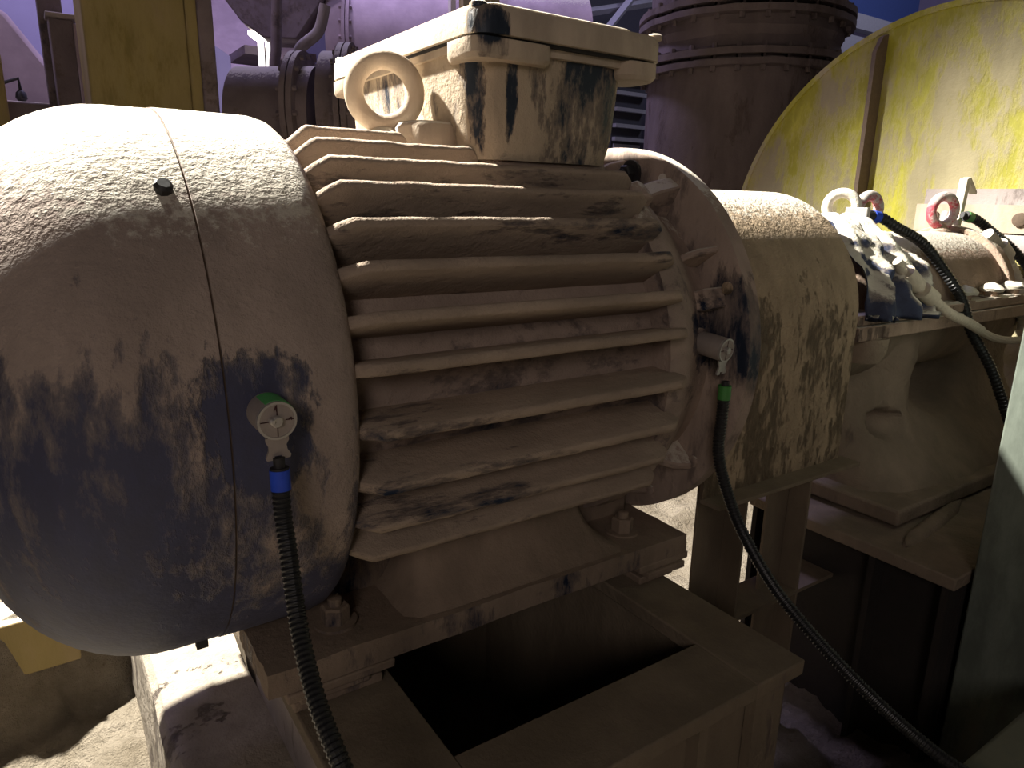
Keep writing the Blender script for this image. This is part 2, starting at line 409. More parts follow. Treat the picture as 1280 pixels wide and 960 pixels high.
obj('frame_lug', prism(B(), [Vector((x, 0, 0))+er*r for x, r in ((.575, .25), (.575, .298), (.590, .304), (.606, .298), (.612, .25))], et*.03), 'motor', motor, bevel=.003)
# feet: one casting each side
def foot(s):
    bm = B()
    box(bm, .032, .682, s*.236 if s < 0 else .10, -.10 if s < 0 else .236, -.315, -.284)
    bmesh.ops.subdivide_edges(bm, edges=bm.edges[:], cuts=12, use_grid_fill=True); jit(bm, .0022, 28); jit(bm, .0014, 80)
    o = obj('foot', bm, 'foot', motor, angle=50)
    # web that rises from the pad to the barrel, swept at both ends
    rings = []
    for i in range(13):
        z = -.284+.13*i/12; t = i/12
        y = .214-.052*t**.8+(.012*(1-t)**6)
        fl = .055*(1-t)**5
        x0, x1 = .232+.012*t-fl*.5, .512-.006*t+fl
        rings.append([(x0, s*.09, z), (x0, s*(y-.014), z), (x0+.014, s*y, z), (x1-.014, s*y, z), (x1, s*(y-.014), z), (x1, s*.09, z)])
    obj('web', loops(B(), rings), 'foot', o, angle=60)
    for x in (.130, .600):
        obj('foot_bolt', jit(hexbolt(B(), (x, s*.176, -.284), (0, 0, 1), .0175, .022), .001, 60), 'foot', o)
    obj('frame_leg', box(B(), .05, .66, -.12 if s < 0 else .06, -.06 if s < 0 else .12, -.300, -.215), 'foot', o, bevel=.006)
foot(-1); foot(1)
# shims under the pads
sh = [(.050, .180, -.240, .20, -.327, -.315), (.066, .150, -.232, .19, -.338, -.327), (.060, .168, -.226, .185, -.350, -.338),
      (.585, .690, -.236, .20, -.327, -.315), (.600, .678, -.242, .19, -.338, -.327), (.592, .665, -.230, .185, -.350, -.338)]
for x0, x1, y0, y1, z0, z1 in sh:
    obj('shim', jit(box(B(), x0, x1, y0, y1, z0, z1), .002, 30), 'foot', motor, bevel=.002)

# terminal box
def octo(x0, x1, y0, y1, c, z):
    pts = []
    for cx, cy, a0 in ((x0+c, y0+c, 180), (x1-c, y0+c, 270), (x1-c, y1-c, 0), (x0+c, y1-c, 90)):
        for k in range(5):
            a = math.radians(a0+90*k/4); pts.append((cx+c*math.cos(a), cy+c*math.sin(a), z))
    return pts
tb = obj('terminal_box', loops(B(), [octo(.336, .552, -.166, 0.226, .040, .268), octo(.330, .560, -.172, 0.232, .044, .300), octo(.323, .568, -.177, 0.237, .046, .395)]), 'box', motor, angle=30)
obj('box_neck', loops(B(), [octo(.350, .562, -.158, .158, .035, .225), octo(.350, .562, -.158, .158, .035, .262), octo(.345, .553, -.163, .163, .035, .274)]), 'motor', tb, angle=30)
obj('box_rim', loops(B(), [octo(.318, .576, -.184, 0.244, .036, .388), octo(.318, .576, -.184, 0.244, .036, .3975)]), 'lid', tb, angle=30)
for x0, x1, y0, y1 in ((.310, .425, -.196, -.12), (.535, .600, -.196, -.13), (.310, .38, .18, .256), (.52, .600, .18, .256)):
    obj('corner_lug', loops(B(), [octo(x0+.004, x1-.004, y0+.004, y1, .018, .376), octo(x0, x1, y0, y1, .020, .381), octo(x0, x1, y0, y1, .020, .3975)]), 'lid', tb, angle=40)
obj('gasket', loops(B(), [octo(.316, .596, -.192, 0.252, .026, .3970), octo(.316, .596, -.192, 0.252, .026, .4010)]), 'seal', tb, angle=30)
lid = obj('box_lid', loops(B(), [octo(.310, .604, -.200, 0.260, .030, .4005), octo(.310, .604, -.200, 0.260, .030, .423), octo(.314, .600, -.196, 0.256, .028, .430)]), 'lid', tb, angle=50)
obj('raised_panel', loops(B(), [octo(.335, .580, -.172, 0.232, .024, .429), octo(.337, .578, -.170, 0.230, .022, .4385), octo(.341, .574, -.166, 0.226, .020, .441)]), 'lid', lid, angle=50)
for x, y in ((.325, -.180), (.592, -.186), (.325, .240), (.59, .246)):
    obj('lid_screw', lathe(B(), (x, y, .428), (0, 0, 1), [(0, .010), (.005, .010), (.007, .007)], 12), 'lid', lid)
obj('cable_entry_boss', loops(B(), [octo(.278, .345, -.115, .02, .022, .245), octo(.278, .345, -.115, .02, .022, .306), octo(.284, .345, -.108, .014, .018, .313)]), 'lid', tb, angle=60)
# lifting eye
le = obj('lifting_eye', torus(B(), (.274, -.035, .350), (-.45, -1, 0), .0385, .0122, 48, 16), 'lid', motor)
tag(le, 'thick round lifting eye coated in pale dust')
obj('eye_shank', lathe(B(), (.274, -.035, .245), (0, 0, 1), [(0, .020), (.040, .020), (.046, .027), (.055, .025), (.062, .015)], 24), 'lid', le)

# ------------------------------------------------------------------ vibration sensors and their cables
def sensor(name_label, p, d, r, length, group, wide=True):
    d = Vector(d).normalized(); p = Vector(p); _, u, v = frame_of(d)
    up = Vector((0, 0, 1)); up = (up-d*up.dot(d)).normalized(); side = d.cross(up)
    t = thing('vibration_sensor', name_label, 'sensor', p, group)
    obj('body', lathe(B(), p, d, [(0, r*.72), (.004, r*.72), (.004, r*.96), (.006, r), (length-.002, r), (length, r*.97)], 40), 'dullsteel', t)
    fc = p+d*length
    obj('rim', lathe(B(), fc-d*.002, d, [(0, r*.86), (0, r), (.004, r), (.004, r*.88)], 40, ring_close=True, cap=False), 'steel', t)
    face = obj('face_plate', lathe(B(), fc-d*.001, d, [(0, r*.9), (.0022, r*.9)], 32), 'dullsteel', t)
    # engraved cross lines and letters on the face
    for a0, a1, ss in ((.30, .84, up), (.30, .84, -up), (.42, .84, side), (.42, .84, -side)):
        q0 = fc+d*.0016+ss*r*a0; q1 = fc+d*.0016+ss*r*a1
        obj('mark_line', tube(B(), [q0, q1], r*.028, 4), 'ink', face)
    if wide:
        for q in (((-.14, .52), (-.06, .78)), ((-.06, .78), (-.02, .50)), ((-.15, .60), (-.02, .60)), ((.72, -.06), (.72, .10)), ((.72, .10), (.62, .06)), ((.62, .06), (.58, -.04))):
            obj('mark_line', tube(B(), [fc+d*.0016+side*(-x*r if False else x*r)*-1+up*y*r for x, y in q], r*.022, 4), 'ink', face)
    obj('screw', lathe(B(), fc+side*r*.05, d, [(0, r*.30), (.005, r*.30), (.006, r*.24)], 20), 'steel', face)
    obj('screw_tip', lathe(B(), fc-side*(-r*.30)+up*r*.08, d, [(0, r*.16), (.007, r*.16), (.008, r*.1)], 12), 'steel', face)
    def patch(a0, a1, t0, t1, rr, nm, mt, lab=None):
        bm = B(); rings = []
        for k in range(9):
            a = math.radians(a0+(a1-a0)*k/8); e = up*math.cos(a)+side*math.sin(a)
            rings.append([p+d*t0+e*rr, p+d*t1+e*rr, p+d*t1+e*(rr+.0006), p+d*t0+e*(rr+.0006)])
        loops(bm, rings); o = obj(nm, bm, mt, t)
        if lab: tag(o, lab)
    if wide: patch(-75, 30, length*.25, length*.95, r, 'label_band', 'greenlabel', 'green label round the sensor body')
    # forked retaining clip that hangs under the face
    w_ = r*.50
    out = [(-.62, -.92), (-.62, -1.12), (-.48, -1.40), (-.50, -1.62), (-.66, -1.98), (-.60, -2.12), (-.22, -2.12), (-.20, -1.90), (.20, -1.90), (.22, -2.12), (.64, -2.08), (.70, -1.92), (.50, -1.62), (.46, -1.35), (.60, -1.12), (.60, -.92)]
    pts = [fc-d*.003+side*(-x*r*.95)+up*(y*r) for x, y in out]
    tag(obj('retaining_clip', prism(B(), pts, d*.0025), 'steel' if not wide else 'dullsteel', t), 'forked metal clip below the sensor face')
    return t
s1 = sensor('round steel vibration sensor with a green label on the fan cowl', (.030, -.308, .037), (0.02, -1, -.03), .0168, .036, 'vibration sensors on the motor')
s2 = sensor('steel vibration sensor on the motor flange, its cable banded green', (.655, -.250, .030), (.10, -1, -.10), .0168, .046, 'vibration sensors on the motor', False)

def cable(label, pts, r, band, head, name='sensor_cable', pitch=.0048, mat='black', band_at=0, blen=.018, plugr=.62):
    t = thing(name, label, 'cable', pts[-1], None)
    obj('conduit', corrugated(B(), pts, r, pitch), mat, t, angle=20)
    p0 = Vector(pts[0]); d = (Vector(pts[1])-p0).normalized()
    if band: tag(obj('colour_band', lathe(B(), p0-d*blen*.3, d, [(0, r*1.08), (blen, r*1.08)], 20), band, t), ('blue' if band == 'blueband' else 'green')+' marking band')
    obj('connector', lathe(B(), p0-d*head, d, [(0, r*plugr), (head*.55, r*plugr), (head*.55, r), (head, r)], 16), 'blackrub', t)
    return t
cable('thick black ribbed cable with a blue band hanging from the fan cowl sensor',
      [(.030, -.3455, -.013), (.0295, -.348, -.045), (.029, -.360, -.078), (.026, -.385, -.126), (.023, -.415, -.154), (.022, -.450, -.178), (.026, -.485, -.206), (.038, -.512, -.265), (.050, -.530, -.36), (.052, -.540, -.488)],
      .0080, 'blueband', .016)
cable('black ribbed cable with a green band falling from the flange sensor into the dark',
      [(.6595, -.300, -.030), (.6595, -.300, -.070), (.660, -.300, -.125), (.668, -.318, -.185), (.678, -.350, -.245), (.690, -.415, -.315), (.705, -.53, -.385), (.74, -.62, -.44), (.80, -.665, -.480), (.86, -.69, -.496)],
      .0085, 'greenband', .012, blen=.020)

# ------------------------------------------------------------------ steel base frame under the motor
bf = thing('base_frame', 'brown steel base frame with a large rectangular opening under the motor', 'frame', (.35, 0, FZ))
T0, T1 = -.372, -.350
for n, (x0, x1, y0, y1) in enumerate(((.062, .182, -.480, .26), (.553, .648, -.480, .26), (.182, .553, -.480, -.378), (.182, .553, .12, .26))):
    obj('top_plate', jit(box(B(), x0, x1, y0, y1, T0, T1), .0012, 20, n), 'frame', bf, bevel=.0025)
for x0, x1, y0, y1 in ((.085, .097, -.46, .24), (.605, .617, -.46, .24), (.097, .605, -.458, -.446), (.097, .605, .20, .212), (.150, .160, -.446, .20), (.585, .593, -.446, .20)):
    obj('web_plate', box(B(), x0, x1, y0, y1, FZ-.05 if y1-y0 > .1 or y0 > 0 else FZ-.05, T0), 'frame', bf)
obj('leg', box(B(), .455, .470, -.476, -.458, FZ-.05, T0), 'frame', bf)
obj('leg', box(B(), .560, .617, -.474, -.460, FZ-.05, T0), 'frame', bf)
obj('leg', box(B(), .066, .112, -.474, -.452, FZ-.05, T0), 'frame', bf)
# concrete plinth left of the frame
pl = B()
rings = []
for z, g in ((FZ-.1, 0), (-.512, 0), (-.500, .010)):
    rings.append([(-.055+g, -.62+g, z), (.080, -.62+g, z), (.080, .75-g, z), (-.055+g, .75-g, z)])
loops(pl, rings)
bmesh.ops.subdivide_edges(pl, edges=pl.edges[:], cuts=14, use_grid_fill=True)
jit(pl, .006, 14); jit(pl, .002, 60)
tag(obj('concrete_plinth', pl, 'concrete', angle=60), 'dusty concrete plinth at lower left, half lit beside the base frame', 'plinth')
yb = B(); prism(yb, [(-1.1, .50, -.66), (-1.1, .50, -.545), (-1.1, .60, -.545), (-1.1, .60, -.66)], (.96, .06, -.02))
tag(obj('ochre_beam', jit(yb, .002, 9), 'ochre', bevel=.004), 'ochre beam lying on the dark soil bank at the lower left edge', 'beam')
# sloped plate beside the frame leg
tag(obj('side_plate', prism(B(), [(.080, .05, -.352), (.080, -.30, -.352), (.080, -.42, -.50), (.080, .05, -.50)], (.006, 0, 0)), 'greydust'), 'thin steel plate standing between plinth and base frame', 'plate')

# ------------------------------------------------------------------ coupling guard
cg = thing('coupling_guard', 'arched brown coupling guard with white dust on its crown, right of the motor flange', 'guard', (.9, 0, FZ))
def ushape(x, r, zb, n=28, out=0):
    zc = .022
    pts = [(x, -r, zb)]
    for k in range(n+1):
        a = PI-PI*k/n; pts.append((x, r*math.cos(a), zc+r*1.0*math.sin(a)))
    pts.append((x, r, zb)); return pts
def shell(bm, x0, x1, r, th, zb, nx=24):
    outer = [ushape(x0+(x1-x0)*i/nx, r, zb) for i in range(nx+1)]
    inner = [ushape(x0+(x1-x0)*i/nx, r-th, zb) for i in range(nx+1)]
    rings = [o+list(reversed(i)) for o, i in zip(outer, inner)]
    return loops(bm, rings, cap=True)
obj('shell', shell(B(), .724, 1.100, .226, .006, -.240), 'guard', cg, angle=50)
for s in (-1, 1):
    obj('lip', jit(box(B(), .722, 1.115, min(s*.222, s*.262), max(s*.222, s*.262), -.246, -.239), .001, 20), 'frame', cg, bevel=.001)
obj('end_plate', prism(B(), [(1.040, y, z) for _, y, z in ushape(0, .219, -.238)], (.004, 0, 0)), 'guard', cg)
for x0, x1, y in ((.800, .880, -.150), (1.000, 1.070, -.150)):
    lg = B(); box(lg, x0, x1, y-.006, y, FZ-.05, -.246); box(lg, x1-.006, x1, y-.05, y-.006, FZ-.05, -.246)
    obj('leg', lg, 'frame', cg, bevel=.001)
tag(obj('cross_plate', jit(box(B(), .86, 1.20, -.20, -.12, -.530, -.522), .001, 20), 'frame'), 'flat steel cross plate low between the coupling guard legs', 'plate')

# ------------------------------------------------------------------ bearing housing
bh = thing('bearing_housing', 'brown split bearing housing with eye bolts, in front of the yellow casing', 'bearing housing', (1.55, 0, -.40))
obj('shaft', cyl(B(), (.72, 0, 0), (2.32, 0, 0), .045), 'rust', bh)
obj('coupling', lathe(B(), (.80, 0, 0), (1, 0, 0), [(0, .13), (.07, .13), (.07, .15), (.13, .15), (.13, .13), (.20, .13)], 32), 'rust', bh)
def half(bm, x0, x1, r, zc, upper=True, n=24):
    pts = []
    for k in range(n+1):
        a = PI*k/n; pts.append((x0, r*math.cos(a), zc+(r if upper else -r)*math.sin(a)))
    return prism(bm, pts, (x1-x0, 0, 0))
top = obj('upper_cover', half(B(), 1.245, 1.865, .158, .010), 'housing', bh, bevel=.012, angle=40)
obj('end_collar', half(B(), 1.175, 1.250, .130, .010), 'housing', top, bevel=.006, angle=40)
obj('end_rib', half(B(), 1.850, 1.885, .172, .010), 'housing', top, bevel=.004)
obj('upper_flange', jit(box(B(), 1.150, 1.900, -.200, .200, .004, .024), .001, 20), 'housing', bh, bevel=.003)
obj('lower_flange', jit(box(B(), 1.150, 2.10, -.203, .203, -.026, .002), .001, 20), 'housing', bh, bevel=.003)
for k, x in enumerate((1.25, 1.43, 1.598, 1.727, 1.838)):
    b_ = obj('cover_bolt', hexbolt(B(), (x, -.180, .024), (0, 0, 1), .015, .016), 'housing', bh)
    tag(obj('dust_cap', jit(lathe(B(), (x, -.180, .040), (0, 0, 1), [(0, .024), (.006, .026), (.014, .018), (.018, .006)], 14), .004, 70, k), 'whitedust', b_), 'white dust heaped on the bolt head')
tag(obj('dust_ledge', jit(lathe(B(), (1.50, -.187, .020), (1, 0, 0), [(0, .002), (.05, .008), (.15, .006), (.25, .010), (.33, .008), (.38, .002)], 10), .003, 40), 'whitedust', bh), 'white dust lying along the flange')
obj('lower_trough', half(B(), 1.19, 1.88, .150, -.015, False), 'pedestal', bh, bevel=.01)
bo = obj('flange_stud', hexbolt(B(), (1.225, -.180, -.026), (0, 0, -1), .017, .028), 'pedestal', bh)
obj('flange_boss', lathe(B(), (1.235, -.165, -.026), (0, 0, -1), [(0, .048), (.03, .046), (.05, .036)], 20), 'pedestal', bh)
# pedestal casting, narrow waist, spreading base, hollows in its side
def pedestal():
    rings = []; nz = 44; n = 132
    for i in range(nz+1):
        t = i/nz; z = -.02-.345*t
        hx0 = 1.215+.055*math.sin(PI*t)+.06*t; hx1 = 2.10
        hy = .125+.02*math.cos(t*6)+.115*t**2.2
        ring = []
        for k in range(n):
            a = 2*PI*k/n; c, s_ = math.cos(a), math.sin(a)
            q = (abs(c)**5+abs(s_)**5)**(-1/5)
            x = (hx0+hx1)/2+(hx1-hx0)/2*c*q; y = hy*s_*q
            p = Vector((x, y, z))
            def pit(px, pz, rx, rz, dep):
                e = ((x-px)/rx)**2+((z-pz)/rz)**2
                return dep*math.exp(-e**1.6)
            if y < 0:
                d = pit(1.66, -.150, .11, .085, .17)+pit(1.335, -.10, .050, .050, .10)+pit(1.405, -.245, .030, .026, .17)
                d -= pit(1.475, -.15, .05, .14, .022)
                d += .03*math.exp(-((z+.155)/.01)**2)*(1 if 1.62 < x < 1.8 else 0)
                p.y += d
            if x < hx0+.05: p.x += .05*math.exp(-((z+.13)/.06)**2)*math.exp(-(y/.09)**2)
            ring.append(p)
        rings.append(ring)
    return jit(jit(loops(B(), rings), .010, 13), .004, 45)
obj('pedestal', pedestal(), 'pedestal', bh, angle=80)
obj('base_plate', jit(box(B(), 1.245, 1.95, -.285, .285, -.397, -.362), .0015, 15), 'pedestal', bh, bevel=.006)
# eye bolts
for x, y, nr, lab in ((1.440, -.020, (-.2, -1, 0), 'pink-painted lifting eye beside the blue-banded cable'), (1.815, .0, (-.35, -1, 0), 'pink and white lifting eye near the bracket')):
    e = obj('lifting_eye', torus(B(), (x, y, .218), nr, .030 if x < 1.5 else .036, .0115 if x < 1.5 else .012, 36, 12), 'pinkring', bh); tag(e, lab)
    obj('eye_shank', lathe(B(), (x, y, .150), (0, 0, 1), [(0, .026), (.020, .024), (.030, .014), (.040, .012)], 16), 'housing', e)
tag(obj('dusty_shackle', torus(B(), (1.375, .005, .222), (-.9, -.6, 0), .030, .011, 30, 12), 'whitedust', bh), 'pale dusty ring left of the pink eye')

# third and fourth sensors on top of the housing, with their cables
t3 = thing('vibration_sensor', 'dark cylindrical sensor beside the pink lifting eye, cable banded blue', 'sensor', (1.36, -.055, .16))
obj('body', lathe(B(), (1.365, -.055, .155), (0, 0, 1), [(0, .024), (.035, .024), (.038, .021), (.060, .021)], 20), 'blackrub', t3)
obj('clamp', box(B(), 1.325, 1.337, -.085, -.035, .165, .222), 'steel', t3, bevel=.002)
obj('collar', lathe(B(), (1.333, -.060, .203), (1, -.25, 0), [(0, .014), (.035, .014)], 16), 'blackrub', t3)
t4 = thing('vibration_sensor', 'white capped sensor seen through the right lifting eye', 'sensor', (1.86, .01, .16))
obj('body', lathe(B(), (1.87, .015, .150), (0, 0, 1), [(0, .016), (.06, .016), (.068, .012)], 16), 'steel', t4)
obj('sensor_bracket', prism(B(), [(1.905, -.0, .165), (1.915, -.0, .30), (1.935, -.0, .305), (1.98, -.0, .27), (1.98, -.0, .262), (1.935, -.0, .290), (1.922, -.0, .165)], (0, .02, 0)), 'whitedust', t4, bevel=.002)
cable('black ribbed cable with a blue band arching down over the bearing housing',
      [(1.375, -.072, .204), (1.40, -.078, .200), (1.43, -.094, .182), (1.50, -.12, .148), (1.545, -.155, .087), (1.565, -.19, .030), (1.575, -.215, -.035), (1.60, -.255, -.110), (1.62, -.285, -.185), (1.66, -.32, -.30), (1.70, -.34, -.38)],
      .0115, 'blueband', .02, pitch=.0085)
cable('black ribbed cable with a green band leaving the right-hand housing sensor',
      [(1.905, -.020, .205), (1.94, -.03, .196), (1.97, -.06, .165), (2.00, -.10, .125), (2.03, -.14, .07), (2.06, -.18, -.01), (2.10, -.22, -.15)],
      .0125, 'greenband', .02, pitch=.0085)
h1 = thing('dusty_hose', 'dust-caked jointed hose running across the housing flange', 'hose', (1.50, -.24, .0))
obj('conduit', corrugated(B(), [(1.24, -.205, .125), (1.275, -.212, .090), (1.33, -.226, .060), (1.37, -.232, .038), (1.42, -.236, .015), (1.50, -.240, -.010), (1.56, -.240, -.030)], .0105, .009), 'hose', h1)
obj('joint', cyl(B(), (1.262, -.215, .104), (1.300, -.222, .076), .0160), 'hose', h1)
obj('joint', cyl(B(), (1.312, -.226, .068), (1.345, -.232, .050), .0165), 'hose', h1)
obj('thin_hose', tube(B(), spline([(1.55, -.240, -.028), (1.62, -.242, -.050), (1.70, -.243, -.064), (1.80, -.243, -.070), (1.98, -.243, -.07)], 10), .0085), 'hose', h1)
h2 = thing('dusty_hose', 'white dusty hose curving down behind the right-hand black cable', 'hose', (1.98, -.06, .0))
obj('conduit', corrugated(B(), [(1.865, -.09, .165), (1.90, -.10, .140), (1.95, -.11, .10), (1.985, -.125, .055), (2.01, -.14, .0), (2.03, -.15, -.08)], .0155, .012), 'whitedust', h2)
obj('joint', cyl(B(), (1.905, -.104, .138), (1.940, -.112, .110), .021), 'whitedust', h2)

# crumpled plastic sheet thrown over the housing's end
def sheet():
    bm = B(); nu, nv = 46, 40; g = []
    for i in range(nu+1):
        row = []
        for j in range(nv+1):
            u = i/nu; v = j/nv
            x = 1.135+.20*u+.03*v
            a = PI*(.50+.10*u)+v*PI*(.52-.1*u)
            r = .175+.030*v
            y = r*math.cos(a)-.006; z = .012+r*math.sin(a)
            if a > PI: y = -r-.006+.0*v; z = .030-(a-PI)*.16
            fo = .016*math.sin(u*17+v*5+3*noise.noise(Vector((u*3, v*3, 0))))*(.4+v)
            nz = .014*noise.noise(Vector((u*6, v*6, 4)))+.007*noise.noise(Vector((u*16, v*13, 9)))
            d = Vector((0, math.cos(min(a, PI)), math.sin(min(a, PI))))
            p = Vector((x, y, z))+d*(.018+fo+nz)
            row.append(bm.verts.new(p))
        g.append(row)
    for i in range(nu):
        for j in range(nv): bm.faces.new((g[i][j], g[i+1][j], g[i+1][j+1], g[i][j+1]))
    return bm
ps = obj('plastic_sheet', sheet(), 'plastic', angle=180)
sm = ps.modifiers.new('thickness', 'SOLIDIFY'); sm.thickness = .0015
tag(ps, 'crumpled grey-blue plastic sheet, dusty on top, over the left end of the bearing housing', 'plastic sheet')
# steel base block under the bearing housing
bb = thing('base_beam', 'rusty brown steel base beam carrying the bearing housing', 'beam', (1.6, -.1, FZ))
obj('top_flange', jit(box(B(), 1.145, 2.20, -.445, -.01, -.428, -.404), .002, 12), 'pedestal', bb, bevel=.003)
obj('web', box(B(), 1.19, 1.21, -.44, -.02, FZ-.05, -.424), 'shadesteel', bb)
for y in (-.435, -.30, -.03):
    obj('stiffener', box(B(), 1.150, 1.19, y, y+.012, FZ-.05, -.424), 'shadesteel', bb)
obj('rear_block', box(B(), 1.90, 2.20, -.01, .30, FZ-.05, -.404), 'shadesteel', bb)
obj('side_web', box(B(), 1.21, 2.2, -.44, -.42, FZ-.05, -.424), 'shadesteel', bb)
obj('caked_dirt', jit(jit(lathe(B(), (1.19, -.33, -.402), (1, .15, 0), [(0, .004), (.05, .012), (.15, .016), (.26, .010), (.34, .003)], 16), .01, 22), .004, 60), 'pedestal', bb)

# ------------------------------------------------------------------ foreground column and rail on the right
col = thing('steel_column', 'grey-green steel column at the right edge of the view', 'column', (1.35, -.58, FZ))
obj('face', box(B(), 1.188, 1.50, -.66, -.452, FZ-.05, .9), 'column', col, bevel=.004)
rl = B(); 
prism(rl, [(-.05+.62, -.605, -.512), (.62-.05, -.66, -.505), (.62-.05, -.74, -.505), (.62-.05, -.79, -.53), (.62-.05, -.79, -.62), (.62-.05, -.605, -.62)], (1.4, 0, 0))
tag(obj('foreground_rail', rl, 'column', bevel=.008), 'pale grey-green horizontal rail in the bottom right corner', 'rail')

# ------------------------------------------------------------------ yellow fan casing
yc = thing('fan_casing', 'huge round yellow fan casing with dust streaks, upper right', 'fan casing', (2.5, .27, FZ))
CY, CZ, CR, CX = .27, .053, .78, 2.30
face = obj('side_plate', lathe(B(), (CX, CY, CZ), (1, 0, 0), [(0, CR-.002), (.012, CR-.002)], 128), 'yellow', yc)
obj('scroll', lathe(B(), (CX+.012, CY, CZ), (1, 0, 0), [(0, CR-.03), (.46, CR-.03)], 96), 'yellow', yc)
obj('edge_rim', lathe(B(), (CX-.006, CY, CZ), (1, 0, 0), [(0, CR-.014), (0, CR+.004), (.030, CR+.004), (.030, CR-.014)], 128, ring_close=True, cap=False), 'yellow', yc)
tag(obj('stiffener', prism(B(), [(CX, .492, -.70), (CX-.060, .492, -.70), (CX-.060, .492, .715), (CX-.03, .492, .765), (CX, .492, .775)], (0, .014, 0)), 'rust', yc), 'dark brown upright stiffener on the casing side')
tag(obj('support_foot', box(B(), CX+.02, CX+.40, -.2, .75, FZ-.05, -.60), 'frame', yc), 'foot of the casing')
br = thing('slotted_bracket', 'dusty slotted steel channel bolted along the yellow casing', 'bracket', (2.2, 0, .15))
bm = B(); box(bm, 2.195, 2.205, -.55, .262, .160, .238); box(bm, 2.205, 2.29, -.55, .262, .230, .238); box(bm, 2.205, 2.29, -.55, .262, .160, .168)
obj('channel', jit(bm, .001, 20), 'lid', br)
obj('back_plate', box(B(), 2.284, 2.299, -.55, .285, .12, .285), 'greydust', br)
for y in (.205, -.03, -.25):
    obj('slot_bolt', lathe(B(), (2.196, y, .198), (-1, 0, 0), [(0, .020), (.010, .019), (.014, .012)], 12), 'rust', br)
obj('small_bolt', lathe(B(), (2.196, .10, .205), (-1, 0, 0), [(0, .012), (.010, .011)], 8), 'rust', br)
obj('dark_tab', prism(B(), [(2.27, .0, .335), (2.27, -.1, .335), (2.27, -.1, .31), (2.27, -.02, .312)], (.02, 0, 0)), 'rust', br)
tag(obj('casing_pipe', tube(B(), [(2.16, .17, .125), (2.16, -.60, .115)], .034, 20), 'greydust'), 'short grey pipe below the slotted bracket', 'pipe')

# ------------------------------------------------------------------ far machinery
# big vertical duct
DX, DY = 3.25, 1.88
bd = thing('vertical_duct', 'wide brown vertical duct with bolted flanges, behind the terminal box', 'duct', (DX, DY, FZ))
obj('lower_barrel', lathe(B(), (DX, DY, FZ-.1), (0, 0, 1), [(0, .495), (1.86, .495)], 72), 'duct', bd)
def ring_flange(z, r0, r1, th, parent, n=28):
    f = obj('flange', jit(lathe(B(), (DX, DY, z), (0, 0, 1), [(0, r0), (0, r1), (th, r1), (th, r0)], 72, ring_close=True, cap=False), .006, 9), 'duct', parent)
    for k in range(n):
        a = 2*PI*k/n
        obj('flange_bolt', lathe(B(), (DX+(r1-.03)*math.cos(a), DY+(r1-.03)*math.sin(a), z-.025), (0, 0, 1), [(0, .014), (th+.05, .014)], 6), 'duct', f)
ring_flange(.885, .48, .555, .03, bd); ring_flange(.935, .48, .555, .03, bd)
obj('bellows', jit(lathe(B(), (DX, DY, .95), (0, 0, 1), [(0, .50), (.03, .515), (.08, .50), (.12, .515), (.17, .50), (.21, .50)], 72), .006, 8), 'duct', bd)
ring_flange(1.12, .48, .560, .03, bd); ring_flange(1.17, .48, .560, .03, bd)
obj('upper_barrel', lathe(B(), (DX, DY, 1.18), (0, 0, 1), [(0, .49), (.15, .50), (.5, .56), (.9, .60)], 72), 'duct', bd)
# horizontal pipes behind the motor
def pipe(label, pts, r, mat, flanges=(), bolts=16, name='steel_pipe', cat='pipe'):
    t = thing(name, label, cat, pts[0])
    path = spline(pts, 10)
    if r > .2 and r < .4:
        q = path[len(path)//2]; obj('saddle', box(B(), q.x-.06, q.x+.06, q.y-.12, q.y+.12, FZ-.05, q.z-r*.8), 'mauve', t)
    obj('barrel', tube(B(), path, r, 40), mat, t)
    for f, fr in flanges:
        i = min(int(f*(len(path)-1)), len(path)-2); p = path[i]; d = (path[i+1]-p).normalized(); _, u, v = frame_of(d)
        for k, o in enumerate((-.026, .004)):
            F = obj('flange', lathe(B(), p+d*o, d, [(0, fr), (.024, fr)], 48), mat, t)
            if k == 0:
                for q in range(bolts):
                    a = 2*PI*q/bolts; e = u*math.cos(a)+v*math.sin(a)
                    obj('flange_bolt', cyl(B(), p+e*(fr-.025)-d*.045, p+e*(fr-.025)+d*.045, .012, seg=6), mat, F)
    return t
pipe('large dusty horizontal pipe with bolted flanges, between ochre column and terminal box', [(.80, 2.76, .57), (.90, 2.685, .57), (1.05, 2.58, .575), (1.10, 2.545, .575)], .235, 'mauve', ((.64, .30),))
pipe('broad brown pipe end behind the left side of the terminal box', [(1.135, 2.52, .575), (1.30, 2.42, .58), (1.60, 2.30, .58), (2.1, 1.98, .58)], .30, 'mauve', ((.22, .335),), 24)
pipe('thick pale violet pipe crossing the top of the view behind the terminal box', [(2.02, 4.75, 1.33), (2.45, 4.50, 1.33), (3.0, 4.2, 1.33), (3.7, 3.85, 1.33)], .44, 'pale', ((.10, .47),), 26)
pipe('upright grey hose bundle with bent top before the violet haze', [(1.28, 3.5, .70), (1.30, 3.5, .95), (1.33, 3.5, 1.06), (1.43, 3.46, 1.16), (1.47, 3.44, 1.30)], .032, 'greydust', ((.12, .05),), 6, 'hose', 'hose')
pipe('second upright hose left of the bent hose bundle', [(1.17, 3.5, .70), (1.175, 3.5, .95), (1.19, 3.5, 1.05), (1.21, 3.5, 1.30)], .030, 'mauve', (), 6, 'hose', 'hose')
